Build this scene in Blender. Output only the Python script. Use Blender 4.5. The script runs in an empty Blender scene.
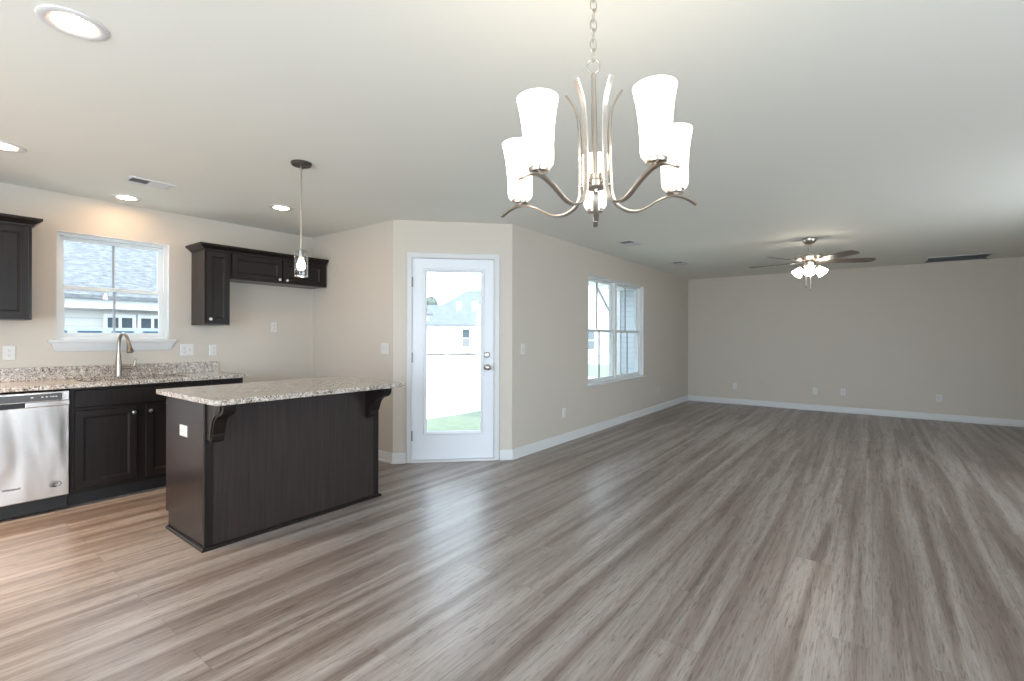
import bpy, bmesh, math, random
from mathutils import Vector, Matrix
R = math.radians
S = bpy.context.scene
C = S.collection

# ---------------------------------------------------------------- camera, sky, sun, exposure
H = 2.44                       # ceiling height
cam_d = bpy.data.cameras.new('camera')
cam = bpy.data.objects.new('camera', cam_d); C.objects.link(cam)
cam_d.sensor_width = 36.0
cam_d.lens = 478.58 / 1024 * 36
cam_d.shift_y = -3.38 / 1024
cam_d.clip_start = 0.02; cam_d.clip_end = 400
cam.matrix_world = (Matrix.Translation((0, 0, 1.268)) @ Matrix.Rotation(R(37.0325), 4, 'Z')
                    @ Matrix.Rotation(R(90), 4, 'X') @ Matrix.Rotation(0.0026, 4, 'Z'))
S.camera = cam

W = bpy.data.worlds.new('sky'); S.world = W; W.use_nodes = True
bg = W.node_tree.nodes['Background']
bg.inputs[0].default_value = (0.76, 0.89, 1.0, 1); bg.inputs[1].default_value = 5.0

sun_d = bpy.data.lights.new('sun', 'SUN'); sun_d.energy = 5.0; sun_d.angle = R(3); sun_d.color = (1, .96, .9)
sun = bpy.data.objects.new('sun', sun_d); C.objects.link(sun)
sun.rotation_euler = (R(28), R(32), 0)      # high, from the front-right of the house

def area_light(name, loc, rot, sx, sy, power, col):
    d = bpy.data.lights.new(name, 'AREA'); d.shape = 'RECTANGLE'; d.size = sx; d.size_y = sy
    d.energy = power; d.color = col
    o = bpy.data.objects.new(name, d); C.objects.link(o); o.location = loc; o.rotation_euler = rot
    return o
# daylight through the glazing behind and beside the camera
area_light('daylight_rear_glazing', (-1.2, -2.66, 1.15), (R(-95), 0, R(180)), 4.4, 2.0, 112, (.72, .86, 1.0))
area_light('daylight_side_window', (2.46, 0.2, 1.4), (R(90), 0, R(90)), 3.0, 1.4, 70, (.72, .86, 1.0))
area_light('daylight_living_window', (2.47, 5.25, 1.3), (R(78), 0, R(90)), 1.6, 1.0, 28, (.80, .90, 1.0))
# two unseen fill lights added to warm the kitchen, past the left view edge
for lx_, ly_ in ((-4.25, -1.35), (-4.28, -.45)):
    o = area_light('kitchen_warm_fill', (lx_, ly_, 2.42), (0, 0, 0), .14, .14, 42, (1.0, .70, .43)); o.data.shape = 'DISK'; o.data.spread = R(115)

S.view_settings.view_transform = 'Standard'; S.view_settings.look = 'None'
S.view_settings.exposure = 0.0; S.view_settings.gamma = 1.0
S.view_settings.use_curve_mapping = False
S.cycles.use_denoising = True
S.cycles.max_bounces = 10; S.cycles.diffuse_bounces = 5; S.cycles.glossy_bounces = 4
S.cycles.transmission_bounces = 8; S.cycles.transparent_max_bounces = 16
S.cycles.sample_clamp_indirect = 6.0
S.cycles.caustics_reflective = False; S.cycles.caustics_refractive = False

# ---------------------------------------------------------------- materials
M = {}
def mat(name, col=(.8, .8, .8), rough=.5, metal=0.0, spec=.5):
    m = bpy.data.materials.new(name); m.use_nodes = True
    b = m.node_tree.nodes['Principled BSDF']
    b.inputs['Base Color'].default_value = (*col, 1); b.inputs['Roughness'].default_value = rough
    b.inputs['Metallic'].default_value = metal; b.inputs['Specular IOR Level'].default_value = spec
    M[name] = m
    return m
def nd(m, t, **k):
    n = m.node_tree.nodes.new(t)
    for a, v in k.items(): setattr(n, a, v)
    return n
def lk(m, a, b): m.node_tree.links.new(a, b)
def bsdf(m): return m.node_tree.nodes['Principled BSDF']
def ramp(m, stops, fac=None):
    r = nd(m, 'ShaderNodeValToRGB'); e = r.color_ramp.elements
    while len(e) < len(stops): e.new(.5)
    for i, (p, c) in enumerate(stops):
        e[i].position = p; e[i].color = (*c, 1) if len(c) == 3 else c
    if fac is not None: lk(m, fac, r.inputs[0])
    return r
def noise(m, vec, scale, detail=4, rough=.5, dist=0.0):
    n = nd(m, 'ShaderNodeTexNoise'); n.inputs['Scale'].default_value = scale
    n.inputs['Detail'].default_value = detail; n.inputs['Roughness'].default_value = rough
    n.inputs['Distortion'].default_value = dist
    if vec is not None: lk(m, vec, n.inputs['Vector'])
    return n
def mapping(m, sc=(1, 1, 1), loc=(0, 0, 0), rot=(0, 0, 0), world=False):
    src = nd(m, 'ShaderNodeNewGeometry').outputs['Position'] if world else nd(m, 'ShaderNodeTexCoord').outputs['Object']
    mp = nd(m, 'ShaderNodeMapping'); mp.inputs['Scale'].default_value = sc
    mp.inputs['Location'].default_value = loc; mp.inputs['Rotation'].default_value = rot
    lk(m, src, mp.inputs['Vector'])
    return mp.outputs['Vector']
def bump(m, h, strength=.1, dist=.01):
    b = nd(m, 'ShaderNodeBump'); b.inputs['Strength'].default_value = strength; b.inputs['Distance'].default_value = dist
    lk(m, h, b.inputs['Height']); lk(m, b.outputs[0], bsdf(m).inputs['Normal'])

def paint(name, col, rough, amt=.02, sc=140):
    m = mat(name, col, rough, spec=.35)
    n = noise(m, mapping(m, world=True), sc, 3)
    bump(m, n.outputs['Fac'], amt, .004)
    return m
paint('wall_paint', (.598, .550, .488), .62, .08)
paint('ceiling_paint', (.80, .81, .765), .8, .10, 90)
paint('trim_white', (.67, .675, .685), .35, .01, 60)
paint('door_white', (.78, .81, .86), .35, .015, 60)
mat('vinyl_white', (.74, .77, .78), .3)
mat('muntin_backlit_grey', (.36, .39, .43), .4)  # backlit shade of the muntins put into their colour
mat('duct_grey', (.20, .205, .19), .7)
mat('plate_white', (.69, .685, .67), .35)
mat('slot_dark', (.08, .075, .07), .6)
mat('plate_grey', (.60, .60, .62), .4)
mat('black_plastic', (.012, .012, .013), .4)
mat('panel_grey', (.075, .075, .08), .3)
mat('icon_white', (.75, .75, .75), .5)
mat('letter_dark', (.06, .055, .055), .4)
m = mat('nickel', (.53, .485, .435), .28, 1.0)
bump(m, noise(m, mapping(m, (400, 400, 30)), 1, 2).outputs['Fac'], .03, .001)
mat('nickel_dark', (.30, .28, .26), .33, 1.0)
mat('chrome', (.75, .74, .72), .15, 1.0)
mat('knob_metal', (.78, .76, .73), .3, 1.0)
mat('bronze_disc', (.10, .095, .09), .35, .8)
m = mat('faucet_metal', (.36, .33, .29), .28, 1.0)

# stainless: brushed, gently waved sheet
m = mat('stainless', (.66, .62, .595), .25, 1.0)
w1 = noise(m, mapping(m, (5.0, 5, 1.1)), 1.0, 1, .4, .9)
w2 = noise(m, mapping(m, (30, 30, 900)), 1.0, 2)
ad = nd(m, 'ShaderNodeMath', operation='MULTIPLY_ADD'); ad.inputs[1].default_value = .004
lk(m, w2.outputs['Fac'], ad.inputs[0]); lk(m, w1.outputs['Fac'], ad.inputs[2])
bump(m, ad.outputs[0], .42, .03)

# espresso stained wood
def espresso(name, rough, k=1.0):
    m = mat(name, (.02, .016, .015), rough, spec=.26)
    g = noise(m, mapping(m, (55, 55, 2.2)), 1.0, 5, .6, .4)
    r = ramp(m, [(.3, (.013*k, .0105*k, .010*k)), (.72, (.027*k, .0185*k, .0165*k))], g.outputs['Fac'])
    lk(m, r.outputs[0], bsdf(m).inputs['Base Color'])
    bump(m, g.outputs['Fac'], .08, .003)
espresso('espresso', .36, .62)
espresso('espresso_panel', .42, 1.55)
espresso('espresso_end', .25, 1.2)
mat('toe_black', (.012, .010, .010), .5)

# speckled granite
def granite(name, tint, sc):
    m = mat(name, (.5, .45, .4), .16, spec=.5)
    v = mapping(m, world=True)
    n0 = noise(m, v, 14 * sc, 5, .65)
    base = ramp(m, [(.30, (.26*tint[0], .23*tint[1], .20*tint[2])), (.5, (.50*tint[0], .46*tint[1], .42*tint[2])),
                    (.72, (.68*tint[0], .66*tint[1], .63*tint[2]))], n0.outputs['Fac'])
    vo = nd(m, 'ShaderNodeTexVoronoi'); vo.inputs['Scale'].default_value = 72 * sc; lk(m, v, vo.inputs['Vector'])
    sp = ramp(m, [(.0, (0, 0, 0)), (.42, (0, 0, 0)), (.5, (1, 1, 1)), (1, (1, 1, 1))], noise(m, v, 62 * sc, 3, .6).outputs['Fac'])
    cell = nd(m, 'ShaderNodeSeparateColor'); lk(m, vo.outputs['Color'], cell.inputs[0])
    dk = ramp(m, [(.0, (.05, .045, .045)), (.11, (.07, .065, .065)), (.14, (.30, .23, .18)), (.28, (.36, .29, .23)), (.31, (1, 1, 1)), (1, (1, 1, 1))], cell.outputs[0])
    mx = nd(m, 'ShaderNodeMix', data_type='RGBA', blend_type='MULTIPLY'); mx.inputs[0].default_value = .85
    lk(m, base.outputs[0], mx.inputs[6]); lk(m, dk.outputs[0], mx.inputs[7])
    mx2 = nd(m, 'ShaderNodeMix', data_type='RGBA', blend_type='MULTIPLY'); mx2.inputs[0].default_value = .45
    lk(m, mx.outputs[2], mx2.inputs[6]); lk(m, sp.outputs[0], mx2.inputs[7])
    lk(m, mx2.outputs[2], bsdf(m).inputs['Base Color'])
granite('granite', (1.22, 1.19, 1.17), 2.3)

# grey-brown plank floor, planks run along Y
m = mat('plank_floor', (.3, .26, .22), .38, spec=.6)
pos = nd(m, 'ShaderNodeNewGeometry').outputs['Position']
sx = nd(m, 'ShaderNodeSeparateXYZ'); lk(m, pos, sx.inputs[0])
cb = nd(m, 'ShaderNodeCombineXYZ'); lk(m, sx.outputs[1], cb.inputs[0]); lk(m, sx.outputs[0], cb.inputs[1])
br = nd(m, 'ShaderNodeTexBrick'); lk(m, cb.outputs[0], br.inputs['Vector'])
br.offset = .37; br.offset_frequency = 2
for nm, v_ in (('Scale', 1.0), ('Mortar Size', .0012), ('Mortar Smooth', .3), ('Bias', 0.0), ('Brick Width', 1.22), ('Row Height', .182)):
    br.inputs[nm].default_value = v_
br.inputs['Color1'].default_value = (0, 0, 0, 1); br.inputs['Color2'].default_value = (1, 1, 1, 1)
br.inputs['Mortar'].default_value = (.5, .5, .5, 1)
rnd = nd(m, 'ShaderNodeSeparateColor'); lk(m, br.outputs['Color'], rnd.inputs[0])
def grain(scx, scy, shift, det, ro, di):
    c2 = nd(m, 'ShaderNodeCombineXYZ')
    a = nd(m, 'ShaderNodeMath', operation='MULTIPLY'); a.inputs[1].default_value = scx; lk(m, sx.outputs[0], a.inputs[0])
    b = nd(m, 'ShaderNodeMath', operation='MULTIPLY'); b.inputs[1].default_value = scy; lk(m, sx.outputs[1], b.inputs[0])
    z = nd(m, 'ShaderNodeMath', operation='MULTIPLY'); z.inputs[1].default_value = shift; lk(m, rnd.outputs[0], z.inputs[0])
    lk(m, a.outputs[0], c2.inputs[0]); lk(m, b.outputs[0], c2.inputs[1]); lk(m, z.outputs[0], c2.inputs[2])
    return noise(m, c2.outputs[0], 1.0, det, ro, di)
g1 = grain(10.5, .36, .35, 3, .5, .6)        # broad streaks
g2 = grain(55, 2.2, 5, 5, .65, 1.3)       # grain
g3 = grain(130, 8.0, 9, 3, .65, .8)       # pores
r1 = ramp(m, [(.30, (.158, .118, .100)), (.45, (.235, .191, .169)), (.58, (.328, .284, .260)), (.80, (.385, .348, .326))], g1.outputs['Fac'])
r2 = ramp(m, [(.28, (.62, .59, .57)), (.5, (.96, .96, .96)), (.75, (1.10, 1.10, 1.10))], g2.outputs['Fac'])
r3 = ramp(m, [(.32, (.42, .40, .39)), (.48, (1, 1, 1))], g3.outputs['Fac'])
def mul(a, b, f=1.0):
    x = nd(m, 'ShaderNodeMix', data_type='RGBA', blend_type='MULTIPLY'); x.inputs[0].default_value = f
    lk(m, a, x.inputs[6]); lk(m, b, x.inputs[7]); return x.outputs[2]
pl = ramp(m, [(0, (.95, .945, .94)), (1, (1.04, 1.04, 1.04))], rnd.outputs[0])
seam = ramp(m, [(0, (1, 1, 1)), (1, (.72, .70, .68))], br.outputs['Fac'])
col = mul(mul(mul(mul(r1.outputs[0], r2.outputs[0], .85), r3.outputs[0], .75), pl.outputs[0]), seam.outputs[0])
lk(m, col, bsdf(m).inputs['Base Color'])
rr = ramp(m, [(.3, (.38, .38, .38)), (.7, (.28, .28, .28))], g2.outputs['Fac'])
lk(m, rr.outputs[0], bsdf(m).inputs['Roughness'])
bump(m, g2.outputs['Fac'], .10, .004)

# clear glass sheet
def glass(name, tint, amount):
    m = bpy.data.materials.new(name); m.use_nodes = True; t = m.node_tree; t.nodes.remove(t.nodes['Principled BSDF'])
    tr = nd(m, 'ShaderNodeBsdfTransparent'); tr.inputs[0].default_value = (*tint, 1)
    gl = nd(m, 'ShaderNodeBsdfGlossy'); gl.inputs['Roughness'].default_value = .02
    fr = nd(m, 'ShaderNodeFresnel')
    bf = nd(m, 'ShaderNodeMath', operation='MULTIPLY_ADD')           # same reflectance from both faces of the sheet
    bf.inputs[1].default_value = 1 / 1.45 - 1.45; bf.inputs[2].default_value = 1.45
    lk(m, nd(m, 'ShaderNodeNewGeometry').outputs['Backfacing'], bf.inputs[0]); lk(m, bf.outputs[0], fr.inputs[0])
    mu = nd(m, 'ShaderNodeMath', operation='MULTIPLY'); mu.inputs[1].default_value = amount; lk(m, fr.outputs[0], mu.inputs[0])
    mx = nd(m, 'ShaderNodeMixShader'); lk(m, mu.outputs[0], mx.inputs[0]); lk(m, tr.outputs[0], mx.inputs[1]); lk(m, gl.outputs[0], mx.inputs[2])
    lk(m, mx.outputs[0], t.nodes['Material Output'].inputs[0]); M[name] = m
glass('window_glass', (.97, .985, .99), 1.0)
glass('pendant_glass', (.93, .93, .93), 2.2)

def glow(name, col, strength):
    m = mat(name, (.9, .88, .84), .4); b = bsdf(m)
    b.inputs['Emission Color'].default_value = (*col, 1); b.inputs['Emission Strength'].default_value = strength
WARM = (1.0, .80, .58)
glow('shade_glow', (1.0, .87, .72), 6.0)
m = M['shade_glow']                          # frosted glass is dimmer below the bulb
zc = nd(m, 'ShaderNodeSeparateXYZ'); lk(m, nd(m, 'ShaderNodeTexCoord').outputs['Object'], zc.inputs[0])
mr = nd(m, 'ShaderNodeMapRange', interpolation_type='SMOOTHSTEP'); lk(m, zc.outputs[2], mr.inputs[0])
for i, v_ in ((1, .072), (2, .120), (3, .75), (4, 6.0)): mr.inputs[i].default_value = v_
lk(m, mr.outputs[0], bsdf(m).inputs['Emission Strength'])
glow('fan_shade_glow', (1.0, .86, .70), 22)
glow('bulb_glow', WARM, 22)
glow('downlight_glow', (1.0, .64, .35), 72)

# outdoors
m = mat('siding_cream', (.70, .68, .64), .6)
def siding(name, col, pitch):
    m = mat(name, col, .6)
    z = nd(m, 'ShaderNodeSeparateXYZ'); lk(m, nd(m, 'ShaderNodeNewGeometry').outputs['Position'], z.inputs[0])
    d = nd(m, 'ShaderNodeMath', operation='DIVIDE'); d.inputs[1].default_value = pitch; lk(m, z.outputs[2], d.inputs[0])
    f = nd(m, 'ShaderNodeMath', operation='FRACT'); lk(m, d.outputs[0], f.inputs[0])
    inv = nd(m, 'ShaderNodeMath', operation='SUBTRACT'); inv.inputs[0].default_value = 1.0; lk(m, f.outputs[0], inv.inputs[1])
    bump(m, inv.outputs[0], 1.0, .02)
    r = ramp(m, [(0, tuple(c * .55 for c in col)), (.09, col), (1, col)], f.outputs[0])
    lk(m, r.outputs[0], bsdf(m).inputs['Base Color'])
siding('siding_beige', (.60, .58, .55), .13)
siding('siding_blue', (.50, .57, .64), .115)
siding('siding_white', (.80, .80, .78), .15)
def shingle(name, c0, c1, sc):
    m = mat(name, c0, .9)
    n = noise(m, mapping(m, (1, .55, 2.4), world=True), sc, 4, .7)
    r = ramp(m, [(.35, c0), (.65, c1)], n.outputs['Fac']); lk(m, r.outputs[0], bsdf(m).inputs['Base Color'])
shingle('shingles', (.08, .09, .10), (.20, .215, .23), 16)
shingle('shingles_far', (.11, .13, .15), (.155, .175, .195), 3)
mat('dark_window', (.06, .09, .11), .08); mat('window_grey', (.17, .18, .19), .2)
mat('fence_blue', (.27, .34, .42), .6)
mat('fence_blue_dark', (.07, .14, .23), .6)
m = mat('bare_ground', (.72, .69, .63), .95)
r = ramp(m, [(.3, (.66, .63, .57)), (.7, (.80, .78, .73))], noise(m, mapping(m, world=True), 1.4, 6, .7).outputs['Fac'])
lk(m, r.outputs[0], bsdf(m).inputs['Base Color'])
m = mat('lawn_green', (.22, .36, .16), .9)
r = ramp(m, [(.3, (.12, .16, .105)), (.7, (.20, .245, .18))], noise(m, mapping(m, world=True), 9, 6, .8).outputs['Fac'])
lk(m, r.outputs[0], bsdf(m).inputs['Base Color'])
mat('leaf_far', (.10, .12, .105), .9); mat('bark', (.20, .17, .14), .9)
mat('edging_dark', (.12, .115, .11), .8)

# ---------------------------------------------------------------- geometry helpers
class MB:
    def __init__(s): s.bm = bmesh.new()
    def box(s, x0, x1, y0, y1, z0, z1):
        vs = [s.bm.verts.new((x, y, z)) for x in (x0, x1) for y in (y0, y1) for z in (z0, z1)]
        for f in ((0, 1, 3, 2), (4, 6, 7, 5), (0, 4, 5, 1), (2, 3, 7, 6), (0, 2, 6, 4), (1, 5, 7, 3)):
            s.bm.faces.new([vs[i] for i in f])
        return s
    def loops(s, rings, cap0=True, cap1=True, closed=True):
        vv = [[s.bm.verts.new(p) for p in r] for r in rings]
        n = len(vv[0])
        for a, b in zip(vv, vv[1:]):
            for i in range(n if closed else n - 1):
                j = (i + 1) % n
                s.bm.faces.new((a[i], a[j], b[j], b[i]))
        if cap0: s.bm.faces.new(vv[0][::-1])
        if cap1: s.bm.faces.new(vv[-1])
        return s
    def lathe(s, prof, seg=24, o=(0, 0, 0), cap0=True, cap1=True, mtx=None):
        rings = []
        for r, z in prof:
            ring = []
            for i in range(seg):
                a = 2 * math.pi * i / seg
                p = Vector((r * math.cos(a), r * math.sin(a), z))
                if mtx: p = mtx @ p
                ring.append(p + Vector(o))
            rings.append(ring)
        return s.loops(rings, cap0, cap1)
    def tube(s, pts, r, seg=10):
        pts = [Vector(p) for p in pts]; n = len(pts); rs = r if hasattr(r, '__len__') else [r] * n
        rings = []; up = None
        for i, p in enumerate(pts):
            t = (pts[min(i + 1, n - 1)] - pts[max(i - 1, 0)]).normalized()
            if up is None:
                up = Vector((0, 0, 1)) if abs(t.z) < .9 else Vector((1, 0, 0))
            a = (up - t * up.dot(t)).normalized(); up = a; b = t.cross(a)
            rings.append([p + (a * math.cos(q) + b * math.sin(q)) * rs[i] for q in (2 * math.pi * k / seg for k in range(seg))])
        return s.loops(rings)
    def ribbon(s, pts, w, t, wdir):
        # flat band: width along wdir, thickness across
        pts = [Vector(p) for p in pts]; n = len(pts); wd = Vector(wdir)
        ws = list(w)[:n] if hasattr(w, '__len__') else [w] * n
        rings = []
        for i, p in enumerate(pts):
            tg = (pts[min(i + 1, n - 1)] - pts[max(i - 1, 0)]).normalized()
            nn = tg.cross(wd).normalized()
            h_, k = ws[i] / 2, t / 2
            rings.append([p + wd * h_ * .7 + nn * k, p + wd * h_, p + wd * h_ * .7 - nn * k, p - wd * h_ * .7 - nn * k, p - wd * h_, p - wd * h_ * .7 + nn * k])
        return s.loops(rings)
    def prism(s, poly, axis, a, b):
        def P(u, v, w):
            return {'x': (w, u, v), 'y': (u, w, v), 'z': (u, v, w)}[axis]
        return s.loops([[P(u, v, a) for u, v in poly], [P(u, v, b) for u, v in poly]])
    def torus(s, R_, r, n=20, k=8, o=(0, 0, 0), mtx=None, sy=1.0):
        rings = []
        for i in range(n + 1):
            a = 2 * math.pi * i / n; ring = []
            for j in range(k):
                q = 2 * math.pi * j / k
                p = Vector(((R_ + r * math.cos(q)) * math.cos(a), r * math.sin(q), (R_ + r * math.cos(q)) * math.sin(a) + (sy if math.sin(a) > 0 else -sy) * (0 if sy == 1.0 else 1) * 0))
                if sy != 1.0: p.z *= sy
                if mtx: p = mtx @ p
                ring.append(p + Vector(o))
            rings.append(ring)
        return s.loops(rings, False, False)
    def panel(s, x0, x1, z0, z1, yf, t, prof):
        # slab whose front (towards -y) steps through rings of (inset, depth)
        rings = [[(x0, yf + t, z0), (x1, yf + t, z0), (x1, yf + t, z1), (x0, yf + t, z1)]]
        for i, d in prof:
            rings.append([(x0 + i, yf + d, z0 + i), (x1 - i, yf + d, z0 + i), (x1 - i, yf + d, z1 - i), (x0 + i, yf + d, z1 - i)])
        return s.loops(rings)
    def sphere(s, r, o=(0, 0, 0), n=16, sc=(1, 1, 1)):
        prof = [(max(1e-4, r * math.sin(math.pi * i / n)), -r * math.cos(math.pi * i / n)) for i in range(n + 1)]
        return s.lathe([(a * sc[0], z * sc[2]) for a, z in prof], 2 * n, o)
    def build(s, name, material, parent=None, smooth=None, bevel=0, loc=(0, 0, 0), rot=(0, 0, 0)):
        bmesh.ops.remove_doubles(s.bm, verts=s.bm.verts, dist=1e-6)
        bmesh.ops.recalc_face_normals(s.bm, faces=s.bm.faces)
        me = bpy.data.meshes.new(name); s.bm.to_mesh(me); s.bm.free()
        me.materials.append(M[material])
        o = bpy.data.objects.new(name, me); C.objects.link(o); o.location = loc; o.rotation_euler = rot
        if parent: o.parent = parent
        if smooth is not None:
            for p in me.polygons: p.use_smooth = True
            me.set_sharp_from_angle(angle=R(smooth))
        if bevel:
            b = o.modifiers.new('bevel', 'BEVEL'); b.width = bevel; b.segments = 2; b.limit_method = 'ANGLE'; b.angle_limit = R(40)
        return o

def tag(o, label, cat, group=None, kind=None):
    o['label'] = label; o['category'] = cat
    if group: o['group'] = group
    if kind: o['kind'] = kind
    return o
def thing(name, label, cat, loc=(0, 0, 0), rz=0.0, group=None, kind=None):
    o = bpy.data.objects.new(name, None); C.objects.link(o); o.empty_display_size = .1
    o.location = loc; o.rotation_euler = (0, 0, rz)
    return tag(o, label, cat, group, kind)
def struct(o, label=None, cat=None):
    o['kind'] = 'structure'
    if label: o['label'] = label
    if cat: o['category'] = cat
    return o
def copy_tree(o, parent=None):
    c = o.copy(); C.objects.link(c)
    if parent: c.parent = parent
    for ch in [k for k in list(C.objects) if k.parent == o]: copy_tree(ch, c)
    return c
def spline(pts, k=6):
    P = [Vector(p) for p in pts]; out = []
    for i in range(len(P) - 1):
        a = P[max(i - 1, 0)]; b = P[i]; c = P[i + 1]; d = P[min(i + 2, len(P) - 1)]
        for j in range(k):
            t = j / k
            out.append(.5 * ((2 * b) + (c - a) * t + (2 * a - 5 * b + 4 * c - d) * t * t + (3 * b - a - 3 * c + d) * t ** 3))
    out.append(P[-1]); return out
def text_mesh(name, body, size, material, parent, mtx):
    cu = bpy.data.curves.new(name, 'FONT'); cu.body = body; cu.size = size; cu.extrude = .0004; cu.offset = .0007
    cu.align_x = 'CENTER'; cu.align_y = 'CENTER'
    tmp = bpy.data.objects.new('tmp', cu); C.objects.link(tmp)
    me = bpy.data.meshes.new_from_object(tmp.evaluated_get(bpy.context.evaluated_depsgraph_get()))
    bpy.data.objects.remove(tmp)
    me.transform(mtx); me.materials.clear(); me.materials.append(M[material])
    o = bpy.data.objects.new(name, me); C.objects.link(o); o.parent = parent
    return o

# ---------------------------------------------------------------- room shell
XK, YN, XC, XW, YA, YF = -5.318, 3.112, -3.842, -2.989, 3.965, 9.884
XR, YB, T = 2.35, -2.5, .15

flo = [(XK - .1, YB - .1), (XR + .1, YB - .1), (XR + .1, YF + .1), (XW - .1, YF + .1), (XW - .1, YA + .04), (XC - .04, YN + .1), (XK - .1, YN + .1)]
struct(MB().prism(flo, 'z', -.12, 0).build('floor', 'plank_floor'), 'grey brown wood plank floor', 'floor')
struct(MB().prism(flo, 'z', H, H + .12).build('ceiling', 'ceiling_paint'), 'off white flat ceiling', 'ceiling')

def wall_with_hole(name, axis, face, out, a0, a1, holes, label):
    """wall on a plane axis=face, thickness out (signed); runs a0..a1; holes = [(b0,b1,z0,z1)]"""
    mb = MB()
    def bx(p0, p1, z0, z1):
        lo, hi = sorted((face, face + out))
        if axis == 'x': mb.box(lo, hi, p0, p1, z0, z1)
        else: mb.box(p0, p1, lo, hi, z0, z1)
    cur = a0
    for b0, b1, z0, z1 in sorted(holes):
        bx(cur, b0, 0, H)
        if z0 > 0: bx(b0, b1, 0, z0)
        bx(b0, b1, z1, H); cur = b1
    bx(cur, a1, 0, H)
    return struct(mb.build(name, 'wall_paint'), label, 'wall')
KW = (.874, 1.662, 1.235, 2.132)            # kitchen window opening
LW = (5.62, 7.52, .646, 2.098)              # living room window opening
wall_with_hole('wall_left', 'x', XK, -T, YB - T, YN + T, [KW], 'beige wall behind the kitchen sink run')
wall_with_hole('wall_nook', 'y', YN, T, XK, XC, [], 'beige wall between kitchen corner and glazed door')
wall_with_hole('wall_window', 'x', XW, -T, YA, YF + T, [LW], 'beige wall with the double window')
wall_with_hole('wall_far', 'y', YF, T, XW, XR + T, [], 'blank beige wall at the far end of the room')
wall_with_hole('wall_right', 'x', XR, T, YB - T, YF, [(-1.4, 1.8, .7, 2.1), (4.4, 6.1, .75, 1.9)], 'beige wall on the right, outside the view')
wall_with_hole('wall_back', 'y', YB, -T, XK, XR, [(-3.4, 1.0, .05, 2.15)], 'beige wall behind the camera with wide glazing')
# diagonal door wall: local x runs along it, local y points outdoors
LD = math.hypot(XW - XC, YA - YN); S0, S1, DH = .178, 1.027, 2.075
dw = MB(); dw.box(0, S0, 0, T, 0, H).box(S1, LD, 0, T, 0, H).box(S0, S1, 0, T, DH, H)
struct(dw.build('wall_diagonal', 'wall_paint', loc=(XC, YN, 0), rot=(0, 0, R(45))), 'short diagonal beige wall around the glazed door', 'wall')

# baseboards (with shoe moulding), profile in (out, z)
def baseboard(name, p, q, nrm, label):
    p, q, n = Vector((*p, 0)), Vector((*q, 0)), Vector((*nrm, 0)).normalized()
    prof = [(0, 0), (.026, 0), (.026, .014), (.014, .024), (.013, .082), (.008, .097), (0, .101)]
    mb = MB(); mb.loops([[b + n * o + Vector((0, 0, z)) for o, z in prof] for b in (p, q)])
    return struct(mb.build(name, 'trim_white', smooth=30), label, 'baseboard')
r2 = math.sqrt(.5)
dpt = lambda s: (XC + s * r2, YN + s * r2)
baseboard('baseboard_left', (XK, 2.09), (XK, YN), (1, 0), 'white baseboard in the refrigerator space')
baseboard('baseboard_nook', (XK, YN), (XC + .008, YN), (0, -1), 'white baseboard left of the glazed door')
baseboard('baseboard_diagonal', dpt(-.004), dpt(.128), (1, -1), 'short white baseboard beside the door hinges')
baseboard('baseboard_door', dpt(1.077), dpt(LD + .006), (1, -1), 'short white baseboard beside the door knob')
baseboard('baseboard_window', (XW, YA - .004), (XW, YF), (1, 0), 'white baseboard under the double window')
baseboard('baseboard_far', (XW, YF), (XR, YF), (0, -1), 'white baseboard along the far wall')

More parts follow.
